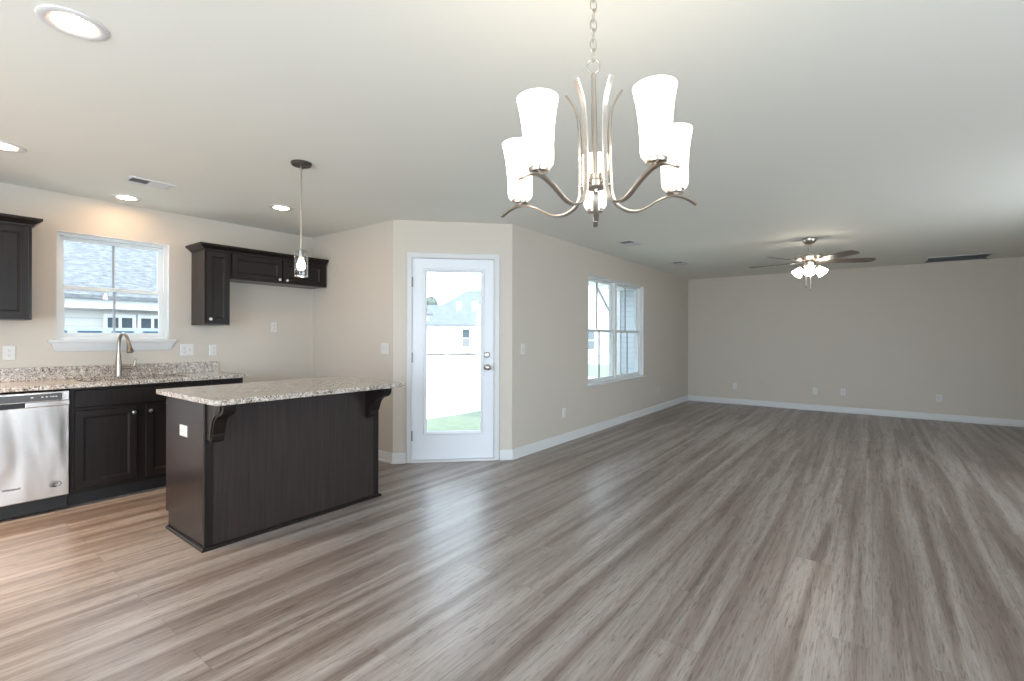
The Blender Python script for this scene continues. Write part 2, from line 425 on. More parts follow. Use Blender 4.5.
# ---------------------------------------------------------------- windows
def sash(root, x0, x1, z0, z1, y, st, muntin=True):
    mb = MB()
    for a in ((x0, x0 + st, z0, z1), (x1 - st, x1, z0, z1), (x0 + st, x1 - st, z0, z0 + st), (x0 + st, x1 - st, z1 - st, z1)):
        mb.box(a[0], a[1], y, y + .032, a[2], a[3])
    s_ = mb.build('sash', 'vinyl_white', root, bevel=.003)
    MB().box(x0 + st - .004, x1 - st + .004, y + .013, y + .018, z0 + st - .004, z1 - st + .004).build('pane', 'window_glass', s_)
    if muntin:
        c = (x0 + x1) / 2
        MB().box(c - .008, c + .008, y + .006, y + .026, z0 + st, z1 - st).build('muntin', 'muntin_backlit_grey', s_)
    return s_
def window(name, loc, rz, w, z0, z1, units, sill_over, label, proud=.034, aph=.075):
    root = thing(name, label, 'window', loc, rz, kind='structure')
    fb = .028
    f = MB()
    for a in ((0, fb, z0, z1), (w - fb, w, z0, z1), (fb, w - fb, z0, z0 + fb), (fb, w - fb, z1 - fb, z1)):
        f.box(a[0], a[1], .045, .145, a[2], a[3])
    f.build('frame', 'vinyl_white', root, bevel=.003)
    lin = MB()                                     # white lining of the opening
    lin.box(0, .006, -.002, .045, z0, z1).box(w - .006, w, -.002, .045, z0, z1).box(.006, w - .006, -.002, .045, z1 - .006, z1)
    lin.build('lining', 'trim_white', root)
    uw = (w - 2 * fb) / units
    mul = .07 if units > 1 else 0
    zm = (z0 + z1) / 2 - .01
    for u in range(units):
        a = fb + u * uw + (mul / 2 if u else 0); b = fb + (u + 1) * uw - (mul / 2 if u < units - 1 else 0)
        if u: MB().box(a - mul, a, .045, .14, z0 + fb, z1 - fb).build('mullion', 'vinyl_white', root, bevel=.003)
        sash(root, a, b, zm - .018, z1 - fb, .098, .032)
        lo = sash(root, a, b, z0 + fb, zm + .018, .062, .033)
        MB().box((a + b) / 2 - .03, (a + b) / 2 + .03, .045, .064, zm + .006, zm + .018).build('latch', 'vinyl_white', lo, bevel=.002)
    st = MB(); o = sill_over
    st.box(-o, w + o, -proud, .0, z0 - .02, z0 + .002).box(0, w, -.001, .062, z0 - .02, z0 + .002)
    sl = st.build('sill', 'trim_white', root, bevel=.004)
    ap = MB(); t = .03
    ap.loops([[(-o + .012, -proud + .006, z0 - .02), (w + o - .012, -proud + .006, z0 - .02), (w + o - .012, -.0005, z0 - .02), (-o + .012, -.0005, z0 - .02)],
              [(-o + .012 + t * .5, -proud + .012, z0 - .02 - aph * .45), (w + o - .012 - t * .5, -proud + .012, z0 - .02 - aph * .45), (w + o - .012 - t * .5, -.0005, z0 - .02 - aph * .45), (-o + .012 + t * .5, -.0005, z0 - .02 - aph * .45)],
              [(-o + .012 + t, -.012, z0 - .02 - aph), (w + o - .012 - t, -.012, z0 - .02 - aph), (w + o - .012 - t, -.0005, z0 - .02 - aph), (-o + .012 + t, -.0005, z0 - .02 - aph)]])
    ap.build('apron', 'trim_white', sl, bevel=.003)
    return root
window('window_1', (XK, KW[0], 0), R(90), KW[1] - KW[0], KW[2], KW[3], 1, .05, 'white double hung window above the kitchen sink')
window('window_2', (XW, LW[0], 0), R(90), LW[1] - LW[0], LW[2], LW[3], 2, .03, 'white twin double hung window in the living area wall', aph=.012)

# ---------------------------------------------------------------- glazed door
D = thing('door_1', 'white exterior door with one tall glass light', 'door', (XC, YN, 0), R(45), kind='structure')
cs = MB()
for a in ((S0 - .045, S0 + .006, 0, DH + .045), (S1 - .006, S1 + .045, 0, DH + .045)):
    cs.panel(a[0], a[1], a[2], a[3], -.018, .018, [(0, .004), (.004, 0), (.03 if False else .012, .003)])
cs.panel(S0 - .045, S1 + .045, DH - .006, DH + .045, -.019, .019, [(0, .004), (.004, 0), (.012, .003)])
cs.build('casing', 'trim_white', D)
jb = MB(); jb.box(S0, S0 + .011, -.012, T, .02, DH).box(S1 - .011, S1, -.012, T, .02, DH).box(S0, S1, -.012, T, DH - .011, DH)
jb.build('jamb', 'trim_white', D)
MB().box(S0 + .0, S1 - .0, -.03, T + .06, 0, .022).build('threshold', 'trim_white', D, bevel=.005)
s0, s1, z0, z1 = S0 + .014, S1 - .014, .026, DH - .014
g0, g1, gz0, gz1 = s0 + .137, s1 - .126, .302, 1.935
sl = MB()
for a in ((s0, g0, z0, z1), (g1, s1, z0, z1), (g0, g1, z0, gz0), (g0, g1, gz1, z1)):
    sl.box(a[0], a[1], .004, .046, a[2], a[3])
slab = sl.build('slab', 'door_white', D)
fr = MB(); k = .030
for y0, y1 in ((-.012, .004), (.046, .062)):
    yo, yi = (y0, y1) if y0 < 0 else (y1, y0)
    ring = lambda i, y: [(g0 + i, y, gz0 + i), (g1 - i, y, gz0 + i), (g1 - i, y, gz1 - i), (g0 + i, y, gz1 - i)]
    fr.loops([ring(.004, yi), ring(-.028, yi), ring(-.028, yi + (yo - yi) * .45), ring(-.022, yo), ring(-.014, yo), ring(.004, yi + (yo - yi) * .1), ring(.004, yi)], False, False)
fr.build('glass_frame', 'door_white', D)
MB().box(g0 - .002, g1 + .002, .022, .028, gz0 - .002, gz1 + .002).build('pane', 'window_glass', D)
for z in (.27, 1.06, 1.82):
    h = MB(); h.lathe([(.007, -.05), (.007, .05)], 10, (s0 - .005, -.012, z)).box(s0 - .014, s0 + .004, -.010, -.001, z - .05, z + .05)
    h.build('hinge', 'nickel_dark', D, smooth=40)
def knob_set(sx, z, deadbolt):
    mt = Matrix.Rotation(R(90), 4, 'X')          # lathe axis -> -y
    if deadbolt:
        p = [(.030, .0), (.030, .012), (.024, .02), (.016, .022), (.016, .028), (.001, .029)]
        o = MB().lathe(p, 24, (sx, .004, z), mtx=mt).build('deadbolt', 'nickel', D, smooth=35)
        MB().box(sx - .004, sx + .004, -.044, -.022, z - .016, z + .016).build('turn_piece', 'nickel', o, bevel=.002)
    else:
        p = [(.032, .0), (.032, .006), (.016, .014), (.012, .03), (.018, .040), (.028, .050), (.031, .060), (.027, .070), (.015, .077), (.001, .078)]
        MB().lathe(p, 24, (sx, .004, z), mtx=mt).build('door_knob', 'nickel', D, smooth=50)
knob_set(.945, 1.085, True); knob_set(.948, .958, False)
MB().box(s1 + .001, s1 + .010, -.013, -.010, .92, 1.0).build('strike_plate', 'nickel_dark', D)

# ---------------------------------------------------------------- kitchen base run
K90 = R(90)
DOOR = [(0, .006), (.004, 0), (.048, 0), (.051, .003), (.055, .003), (.060, .008), (.064, .008)]
FLAT = [(0, .006), (.005, 0)]
def knob(parent, x, y, z):
    p = [(.0075, 0), (.006, .010), (.0135, .016), (.0155, .021), (.013, .026), (.001, .028)]
    return MB().lathe(p, 18, (x, y, z), mtx=Matrix.Rotation(R(90), 4, 'X')).build('knob', 'knob_metal', parent, smooth=50)

def base_cabinet(name, label, y0, w, doors, knobs):
    t = thing(name, label, 'cabinet', (XK, y0, 0), K90)
    F = -.61
    b = MB(); b.box(0, .018, F + .02, 0, .1, .884).box(w - .018, w, F + .02, 0, .1, .884).box(.018, w - .018, F + .02, 0, .1, .118).box(.018, w - .018, -.012, 0, .118, .884)
    b.build('body', 'espresso', t)
    ff = MB(); ff.box(0, .04, F, F + .02, .1, .884).box(w - .04, w, F, F + .02, .1, .884)
    ff.box(.04, w - .04, F, F + .02, .866, .884).box(.04, w - .04, F, F + .02, .705, .74).box(.04, w - .04, F, F + .02, .1, .145)
    if len(doors) > 1: ff.box(doors[0][1] - .015, doors[1][0] + .015, F, F + .02, .145, .705)
    ff.build('face_frame', 'espresso', t)
    MB().box(0, w, F + .075, F + .09, 0, .1).build('toe_kick', 'toe_black', t)
    MB().panel(.022, w - .022, .735, .865, F - .02, .02, FLAT).build('drawer_front', 'espresso', t)
    for (a, c), kx in zip(doors, knobs):
        d = MB().panel(a, c, .135, .713, F - .02, .02, DOOR).build('door', 'espresso', t)
        knob(d, kx, F - .02, .665)
    return t
base_cabinet('sink_base_cabinet', 'dark espresso two door base cabinet under the kitchen window', .853, .914, [(.022, .397), (.455, .892)], [.372, .480])
base_cabinet('base_cabinet', 'narrow dark base cabinet at the free right end of the counter', 1.769, .290, [(.022, .268)], [.045])

# dishwasher
t = thing('dishwasher', 'stainless steel dishwasher with dark control strip, left of the sink cabinet', 'dishwasher', (XK, .251, 0), K90)
F, w = -.628, .597
MB().box(.004, w - .004, F + .03, -.02, .105, .87).build('tub', 'black_plastic', t)
dm = MB(); px0, px1 = .232 - .0, .366
dm.panel(.002, w - .002, .112, .768, F, .03, [(0, .004), (.004, 0)])
dm.box(.002, px0, F, F + .03, .768, .800).box(px1, w - .002, F, F + .03, .768, .800)
dm.build('door_panel', 'stainless', t, bevel=.002)
MB().box(px0, px1, F + .014, F + .03, .768, .800).build('handle_pocket', 'black_plastic', t)
cp = MB().panel(.002, w - .002, .801, .872, F - .002, .032, [(0, .005), (.005, 0)]).build('control_panel', 'stainless', t)
MB().box(.03, w - .042, F - .0035, F - .001, .808, .856).build('control_strip', 'panel_grey', cp)
for x, ww in ((.392, .014), (.446, .010), (.468, .010), (.492, .005), (.503, .009), (.519, .009)):
    MB().box(x, x + ww, F - .0045, F - .003, .832, .838).build('control_mark', 'icon_white', cp)
MB().box(.004, w - .004, F + .055, F + .075, .012, .11).build('kick_plate', 'black_plastic', t)
fm = Matrix.Translation((.299, F - .0004, .2165)) @ Matrix.Rotation(R(90), 4, 'X')
text_mesh('brand_lettering', 'Whirlpool', .0205, 'letter_dark', t, fm)
bd = MB()                                          # round swirl badge
def ell(rx, rz, cx, cz, n=26, a0=0, a1=2 * math.pi): return [(cx + rx * math.cos(a0 + (a1 - a0) * i / n), cz + rz * math.sin(a0 + (a1 - a0) * i / n)) for i in range(n + 1)]
for (rx, rz, cx, cz, a0, a1, wd) in ((.030, .019, .521, .2035, 0, 2 * math.pi, .004), (.019, .011, .519, .201, .3, 5.2, .005), (.009, .005, .517, .200, 0, 5, .005)):
    bd.ribbon([(x, F - .0012, z) for x, z in ell(rx, rz, cx, cz, 26, a0, a1)], .0016, wd, (0, 1, 0))
bd.build('badge', 'letter_dark', t)

# counter: slab with a sink cut-out, backsplash
ct = thing('kitchen_countertop', 'speckled granite countertop along the window wall', 'countertop', (XK, 0, 0), K90)
cm = MB(); c0, c1, cf = .20, 2.080, -.640
sk = (.955, 1.665, -.50, -.125)
for a in ((c0, sk[0], cf, 0), (sk[1], c1, cf, 0), (sk[0], sk[1], cf, sk[2]), (sk[0], sk[1], sk[3], 0)):
    cm.box(a[0], a[1], a[2], a[3], .885, .915)
cm.build('slab', 'granite', ct)
MB().box(c0, c1 + .01, -.02, 0, .915, 1.018).build('backsplash', 'granite', ct, bevel=.002)
sn = thing('kitchen_sink', 'stainless undermount sink set in the granite counter below the window', 'sink', (XK, sk[0], .0), K90)
sw, e = sk[1] - sk[0], .012
b = MB(); x0, x1, y0, y1 = -.006, sw + .006, sk[2] - .006, sk[3] + .006
b.box(x0 - e, x0, y0 - e, y1 + e, .70, .884).box(x1, x1 + e, y0 - e, y1 + e, .70, .884).box(x0, x1, y0 - e, y0, .70, .884).box(x0, x1, y1, y1 + e, .70, .884)
b.box(x0 - e, x1 + e, y0 - e, y1 + e, .688, .70)
b.build('basin', 'stainless', sn, bevel=.003)
MB().lathe([(.045, .7005), (.045, .704), (.030, .704), (.028, .7015), (.001, .7015)], 20, (sw / 2, (sk[2] + sk[3]) / 2, 0)).build('drain', 'chrome', sn, smooth=30)
# faucet
fc = thing('faucet', 'brushed nickel pull down faucet in front of the kitchen window', 'faucet', (XK + .085, 1.262, .915), 0)
MB().lathe([(.031, 0), (.031, .006), (.025, .010), (.0235, .02), (.0225, .13), (.0190, .15), (.017, .20)], 24).build('base', 'faucet_metal', fc, smooth=35)
arc = spline([(0, 0, .19), (0, 0, .27), (.012, .004, .335), (.050, .012, .372), (.095, .022, .365), (.128, .03, .325), (.140, .033, .285)])
MB().tube(arc, .0125, 12).build('spout', 'faucet_metal', fc, smooth=60)
dv = Vector((.012, .003, -.04)).normalized()
hp = [Vector((.1385, .0325, .300)) + dv * k_ for k_ in (0, .01, .035, .070, .088, .091)]
hd = MB().tube(hp, [.0135, .0155, .0175, .023, .0245, .020], 16).build('spray_head', 'faucet_metal', fc, smooth=50)
h = MB(); h.tube([(0, .018, .076), (0, .088, .078)], .0145, 14)
hn = h.build('handle_hub', 'faucet_metal', fc, smooth=50)
MB().tube(spline([(0, .082, .078), (.006, .104, .087), (.008, .113, .115), (.006, .116, .152)], 4), [.010] + [.0085] * 11 + [.006], 10).build('lever', 'faucet_metal', hn, smooth=60)

# ---------------------------------------------------------------- wall cabinets
def crown(mb, x0, x1, yf, zb, zt, over, left=True, right=True):
    """moulding ring round left, front and right sides; (out, z) profile"""
    prof = [(.000, zb), (.010, zb), (.011, zb + .008), (.020, zb + .016), (.036, zb + .028), (.046, zb + .036), (over, zb + .038), (over, zt), (.0, zt)]
    rings = []
    for o, z in prof:
        l = o if left else 0; r = o if right else 0
        rings.append([(x0 - l, 0, z), (x0 - l, yf - o, z), (x1 + r, yf - o, z), (x1 + r, 0, z)])
    mb.loops(rings, True, True, closed=True)
def wall_cabinet(name, label, y0, w, zb, zt, doors, crown_l, crown_r):
    t = thing(name, label, 'cabinet', (XK, y0, 0), K90)
    F = -.312
    MB().box(0, w, F, 0, zb, zt).build('body', 'espresso_end', t, bevel=.001)
    for a, c, z0, z1, kx, kz in doors:
        d = MB().panel(a, c, z0, z1, F - .02, .0195, DOOR).build('door', 'espresso', t)
        knob(d, kx, F - .02, kz)
    cm = MB(); crown(cm, 0, w, F - .0, zt - .004, zt + .052, .052, crown_l, crown_r)
    cm.build('crown_molding', 'espresso', t, smooth=25)
    return t
wall_cabinet('wall_cabinet', 'tall dark wall cabinet at the left edge above the dishwasher', -.222, .914, 1.386, 2.090, [(.006, .454, 1.396, 2.076, .43, 1.44), (.460, .895, 1.396, 2.076, .484, 1.44)], False, True)
wall_cabinet('wall_cabinet', 'narrow tall dark wall cabinet right of the kitchen window', 1.845, .222, 1.375, 2.090, [(.010, .214, 1.392, 2.076, .040, 1.432)], True, False)
wall_cabinet('bridge_cabinet', 'short wide two door dark cabinet over the empty refrigerator space', 2.068, 1.026, 1.830, 2.090, [(.012, .506, 1.840, 2.076, .472, 1.865), (.516, .985, 1.840, 2.076, .552, 1.865)], False, False)

# ---------------------------------------------------------------- island
IX0, IX1, IY0, IY1 = -3.80, -3.152, 1.165, 2.405
it = thing('kitchen_island', 'dark espresso kitchen island with two scrolled corbels', 'island', ((IX0 + IX1) / 2, (IY0 + IY1) / 2, 0))
ox, oy = it.location.x, it.location.y
lx = lambda x: x - ox
ly = lambda y: y - oy
MB().box(lx(IX0 + .02), lx(IX1 - .012), ly(IY0 + .012), ly(IY1 - .012), .10, .884).build('body', 'espresso', it)
MB().box(lx(IX0 + .078), lx(IX1 - .012), ly(IY0 + .012), ly(IY1 - .012), 0, .10).build('toe_kick', 'toe_black', it)
pp = [(lx(IX0 + .07), 0), (lx(IX1 - .02), 0), (lx(IX1 - .02), .884), (lx(IX0 + .02), .884), (lx(IX0 + .02), .105), (lx(IX0 + .07), .105)]
MB().prism(pp, 'y', ly(IY0), ly(IY0 + .012)).build('end_panel', 'espresso_end', it)
MB().prism(pp, 'y', ly(IY1 - .012), ly(IY1)).build('end_panel', 'espresso_end', it)
MB().box(lx(IX1 - .012), lx(IX1), ly(IY0 + .02), ly(IY1 - .02), 0, .884).build('back_panel', 'espresso_panel', it)
for y in (IY0 - .003, IY1 - .042):
    MB().box(lx(IX1 - .02), lx(IX1 + .006), ly(y), ly(y + .045), 0, .884).build('corner_stile', 'espresso', it, bevel=.002)
bmould = MB()
q = [(0, 0), (.018, 0), (.018, .008), (.011, .017), (0, .02)]
rings = []
for o, z in q:
    rings.append([(lx(IX0 + .07), ly(IY0) - o, z), (lx(IX1 + .006) + o, ly(IY0 - .003) - o, z), (lx(IX1 + .006) + o, ly(IY1 + .003) + o, z), (lx(IX0 + .07), ly(IY1) + o, z)])
bmould.loops(rings, False, False, closed=False)
bmould.build('shoe_molding', 'espresso', it)
for k, (a, c) in enumerate(((IY0 + .03, 1.76), (1.80, IY1 - .03))):
    d = MB(); x = lx(IX0)
    d.loops([[(x + .02, ly(a), .13), (x + .02, ly(c), .13), (x + .02, ly(c), .86), (x + .02, ly(a), .86)],
             [(x, ly(a), .13), (x, ly(c), .13), (x, ly(c), .86), (x, ly(a), .86)],
             [(x, ly(a + .055), .185), (x, ly(c - .055), .185), (x, ly(c - .055), .805), (x, ly(a + .055), .805)],
             [(x + .009, ly(a + .064), .194), (x + .009, ly(c - .064), .194), (x + .009, ly(c - .064), .796), (x + .009, ly(a + .064), .796)]])
    d.build('door', 'espresso', it)
# corbels: scrolled profile in (x out, z)
cp_ = [(0, .884), (.226, .884), (.226, .864), (.220, .842), (.206, .824), (.186, .812), (.160, .806), (.140, .800), (.122, .788), (.106, .770), (.094, .744),
       (.085, .724), (.078, .704), (.070, .694), (.070, .677), (.066, .659), (.054, .645), (.036, .639), (0, .639)]
for y in (IY0 + .012, IY1 - .045 - .07):
    c = MB().prism([(lx(IX1) + u, v) for u, v in cp_], 'y', ly(y), ly(y + .07)).build('corbel', 'espresso', it, bevel=.003)
    MB().prism([(lx(IX1) + u * .86 + .0, .884 - (.884 - v) * .94) for u, v in cp_], 'y', ly(y) - .005, ly(y + .07) + .005).build('scroll_face', 'espresso', c, bevel=.002)
ic = MB(); tx0, tx1, ty0, ty1 = -3.81, -2.868, 1.112, 2.450
def rrect(x0, x1, y0, y1, r, n=5):
    p = []
    for cx, cy, a in ((x1 - r, y0 + r, -90), (x1 - r, y1 - r, 0), (x0 + r, y1 - r, 90), (x0 + r, y0 + r, 180)):
        for i in range(n + 1):
            q_ = R(a + 90 * i / n); p.append((cx + r * math.cos(q_), cy + r * math.sin(q_)))
    return p
ic.prism(rrect(tx0, tx1, ty0, ty1, .02), 'z', .8845, .915)
itop = tag(ic.build('island_countertop', 'granite', bevel=.003), 'speckled pale granite slab on the dark kitchen island', 'countertop')

# ---------------------------------------------------------------- outlets and switches (face local -y)
def plate(name, label, cat, loc, rz, gangs, kind, m='plate_white', group=None):
    t = thing(name, label, cat, loc, rz, group)
    w = .07 + .046 * (gangs - 1); h_ = .115
    MB().panel(-w / 2, w / 2, -h_ / 2, h_ / 2, -.006, .006, [(0, .004), (.004, .0005), (.007, 0)]).build('cover_plate', m, t)
    for g in range(gangs):
        cx = (g - (gangs - 1) / 2) * .046
        kd = kind[g] if len(kind) > g else kind[-1]
        if kd == 'o':
            for dz in (-.0195, .0195):
                r = MB(); r.prism(rrect(cx - .017, cx + .017, dz - .014, dz + .014, .010), 'y', -.009, -.006)
                o = r.build('receptacle', m, t)
                s_ = MB(); s_.box(cx - .0075, cx - .0055, -.0096, -.0088, dz - .003, dz + .006).box(cx + .0055, cx + .0075, -.0096, -.0088, dz - .002, dz + .005)
                s_.lathe([(.0025, -.0004), (.0025, .0004)], 10, (cx, -.0092, dz - .008), mtx=Matrix.Rotation(R(90), 4, 'X'))
                s_.build('slots', 'slot_dark', o)
            MB().lathe([(.003, 0), (.003, .001)], 10, (cx, -.006, 0), mtx=Matrix.Rotation(R(90), 4, 'X')).build('screw', 'plate_grey', t)
        elif kd == 's':
            MB().box(cx - .006, cx + .006, -.0065, -.0058, -.013, .013).build('toggle_slot', 'plate_grey', t)
            MB().loops([[(cx - .004, -.006, -.004), (cx + .004, -.006, -.004), (cx + .004, -.006, .008), (cx - .004, -.006, .008)],
                        [(cx - .0035, -.016, .008), (cx + .0035, -.016, .008), (cx + .0035, -.014, .014), (cx - .0035, -.014, .014)]]).build('toggle', m, t)
        elif kd == 'd':
            MB().panel(cx - .0165, cx + .0165, -.0335, .0335, -.0085, .003, [(0, .001), (.001, 0)]).build('insert', 'plate_grey', t)
    return t
plate('wall_outlet', 'white outlet at the far left above the dishwasher', 'outlet', (XK, .612, 1.136), K90, 1, 'o')
plate('switch_plate', 'white two gang plate right of the kitchen window sill', 'switch', (XK, 1.809, 1.135), K90, 2, 'os')
plate('wall_outlet', 'white outlet just above the right end of the backsplash', 'outlet', (XK, 2.040, 1.130), K90, 1, 'o')
plate('wall_outlet', 'white outlet in the refrigerator space under the bridge cabinet', 'outlet', (XK, 2.654, 1.374), K90, 1, 'o')
plate('switch_plate', 'white two gang switch on the wall left of the glazed door', 'switch', (-3.968, YN, 1.144), 0, 2, 'ss')
plate('switch_plate', 'white single switch on the wall right of the glazed door', 'switch', (XW, 4.158, 1.141), K90, 1, 's')
plate('wall_outlet', 'low white outlet between the glazed door and the double window', 'outlet', (XW, 5.012, .35), K90, 1, 'o')
plate('wall_outlet', 'low white outlet right of the double window near the far corner', 'outlet', (XW, 8.189, .336), K90, 1, 'o')
plate('wall_outlet', 'low outlet on the far wall nearest the left corner', 'outlet', (-2.108, YF, .344), 0, 1, 'o')
plate('wall_outlet', 'low outlet on the far wall, second from the left corner', 'outlet', (-.810, YF, .339), 0, 1, 'o')
plate('outlet_plate', 'low rectangular insert outlet on the far wall, third from the left corner', 'outlet', (-.406, YF, .350), 0, 1, 'd')
plate('outlet_plate', 'low rectangular insert outlet on the far wall, rightmost of the wall plates', 'outlet', (.816, YF, .344), 0, 1, 'd')
o = plate('wall_outlet', 'white sideways outlet on the end panel of the dark island', 'outlet', (-3.470, IY0 - .0005, .672), 0, 1, 'o'); o.rotation_euler = (0, R(90), 0)

# ---------------------------------------------------------------- ceiling fittings
def downlight(label, x, y):
    t = thing('recessed_downlight', label, 'ceiling light', (x, y, H), 0, 'recessed downlights over the kitchen')
    MB().lathe([(.062, -.002), (.064, -.004), (.092, -.008), (.102, -.004), (.103, 0)], 36, cap0=False, cap1=False).build('trim_ring', 'trim_white', t, smooth=50)
    MB().lathe([(.001, -.0035), (.063, -.0035), (.063, -.001), (.001, -.001)], 36).build('lens', 'downlight_glow', t)
    return t
downlight('large round recessed downlight in the top left of the view', -2.397, .440)
downlight('recessed downlight cut by the left edge above the counter', -4.288, .465)
downlight('recessed downlight near the ceiling vent above the kitchen window', -5.045, 1.267)
downlight('recessed downlight left of the pendant rod', -4.300, 2.208)

def vent(name, label, x, y, w, d, rz, n, dividers, mt='trim_white', group=None, duct='duct_grey', fill=.42):
    t = thing(name, label, 'vent', (x, y, H), rz, group)
    f = MB(); b = .022; th = .008
    f.box(-w / 2, w / 2, -d / 2, -d / 2 + b, -th, 0).box(-w / 2, w / 2, d / 2 - b, d / 2, -th, 0).box(-w / 2, -w / 2 + b, -d / 2 + b, d / 2 - b, -th, 0).box(w / 2 - b, w / 2, -d / 2 + b, d / 2 - b, -th, 0)
    for q in dividers: f.box(q * w - .006, q * w + .006, -d / 2 + b, d / 2 - b, -th, 0)
    f.build('frame', mt, t, bevel=.002)
    MB().box(-w / 2 + b, w / 2 - b, -d / 2 + b, d / 2 - b, -.001, -.0003).build('duct_opening', duct, t)
    edges = [-w / 2 + b] + [q * w for q in dividers] + [w / 2 - b]
    for i in range(len(edges) - 1):
        lv = MB(); sgn = -1 if i % 2 == 0 else 1
        for j in range(n):
            y_ = -d / 2 + b + (d - 2 * b) * (j + .5) / n; h_ = (d - 2 * b) / n * fill
            lv.loops([[(x_, y_ - h_, -.001 if sgn > 0 else -.007), (x_, y_ - h_ + .002, -.001 if sgn > 0 else -.007), (x_, y_ + h_, -.007 if sgn > 0 else -.001), (x_, y_ + h_ - .002, -.007 if sgn > 0 else -.001)] for x_ in (edges[i] + .004, edges[i + 1] - .004)])
        lv.build('louvers', mt, t)
    return t
vent('ceiling_vent', 'white two way ceiling vent over the kitchen beside a downlight', -4.405, 1.247, .285, .165, R(90), 7, [0])
vent('ceiling_vent', 'white ceiling vent nearest the glazed door along the window wall', -2.415, 5.62, .36, .20, R(90), 7, [0])
vent('ceiling_vent', 'white ceiling vent near the far left corner of the living area', -2.44, 7.60, .36, .20, R(90), 7, [0])
vent('return_grille', 'long white return air grille on the ceiling by the far wall', .975, 9.50, .71, .62, 0, 13, [], duct='plate_grey', fill=.42)

# pendant over the island
t = thing('pendant_lamp', 'single clear glass pendant with a bare glowing bulb over the island', 'pendant lamp', (-3.085, 1.722, H))
MB().lathe([(.066, 0), (.066, -.010), (.060, -.018), (.010, -.024), (.008, -.03), (.001, -.03)], 32).build('canopy', 'bronze_disc', t, smooth=30)
MB().lathe([(.010, -.028), (.012, -.04), (.0055, -.05), (.0055, -.575), (.009, -.58), (.009, -.588)], 14).build('rod', 'nickel', t, smooth=30)
MB().lathe([(.012, -.585), (.020, -.590), (.020, -.612), (.016, -.640), (.001, -.641)], 20).build('socket', 'nickel_dark', t, smooth=30)
gp = [(.019, -.592), (.039, -.594), (.0430, -.600), (.0430, -.765), (.0400, -.765), (.0400, -.602), (.038, -.597), (.019, -.5955)]
MB().lathe(gp, 36, cap0=False, cap1=False).loops([[(.019 * math.cos(a), .019 * math.sin(a), z) for a in [2 * math.pi * i / 36 for i in range(36)]] for z in (-.592, -.5955)], False, False).build('glass_shade', 'pendant_glass', t, smooth=40)
MB().torus(.0415, .0030, 36, 6, (0, 0, -.765), Matrix.Rotation(R(90), 4, 'X')).build('glass_rim', 'chrome', t, smooth=60)
MB().lathe([(.011, -.640), (.013, -.652), (.021, -.668), (.0265, -.684), (.0275, -.695), (.025, -.708), (.018, -.718), (.009, -.7225), (.001, -.723)], 24).build('bulb', 'bulb_glow', t, smooth=60)

# chandelier
CD, CU = 1.43, .2408
fw = Vector((-math.sin(R(37.0325)), math.cos(R(37.0325)), 0)); rt = Vector((math.cos(R(37.0325)), math.sin(R(37.0325)), 0))
cp0 = fw * CD + rt * CU
t = thing('chandelier', 'brushed nickel five light chandelier with white glass shades hanging from a chain', 'chandelier', (cp0.x, cp0.y, 1.65))
zz = lambda z: z - 1.65
MB().lathe([(.065, zz(H)), (.065, zz(H) - .012), (.05, zz(H) - .024), (.012, zz(H) - .03), (.001, zz(H) - .03)], 32).build('canopy', 'nickel', t, smooth=40)
z = 2.111; i = 0
view = R(37.0325 - 9.7)
while z < H - .045:
    l = MB(); l.torus(.0095, .0022, 18, 6, (0, 0, 0), Matrix.Rotation(view + (R(20) if i % 2 else R(100)), 4, 'Z'), sy=1.9)
    l.build('chain_link', 'nickel', t, smooth=60, loc=(0, 0, zz(z))); z += .0295; i += 1
MB().tube([(0, 0, zz(H) - .03), (0, 0, zz(2.40))], .004, 8).build('loop_stem', 'nickel', t)
MB().torus(.020, .0026, 28, 8, (0, 0, zz(2.078)), Matrix.Rotation(view + R(8), 4, 'Z')).build('hanging_ring', 'nickel', t, smooth=60)
MB().lathe([(.001, zz(2.071)), (.0045, zz(2.069)), (.0075, zz(2.061)), (.0075, zz(2.055)), (.006, zz(2.05)), (.0072, zz(2.046)), (.0072, zz(1.76))][::-1], 16).build('stem', 'nickel', t, smooth=40)
MB().lathe([(.001, zz(1.711)), (.005, zz(1.712)), (.007, zz(1.721)), (.027, zz(1.722)), (.030, zz(1.726)), (.030, zz(1.743)), (.026, zz(1.747)), (.025, zz(1.764)), (.008, zz(1.768))], 28).build('hub', 'nickel', t, smooth=35)
prof = [(.086, 2.020), (.068, 1.992), (.0535, 1.957), (.047, 1.905), (.0455, 1.83), (.0465, 1.76), (.0500, 1.708), (.066, 1.676), (.094, 1.660), (.122, 1.657), (.150, 1.665), (.198, 1.692), (.245, 1.708), (.287, 1.702), (.322, 1.683)]
shp = [(.001, .004), (.020, .002), (.034, .006), (.040, .016), (.0415, .03), (.0415, .07), (.0445, .12), (.050, .165), (.0575, .205), (.0555, .205), (.048, .165), (.042, .12), (.039, .07), (.037, .02), (.020, .008), (.001, .007)]
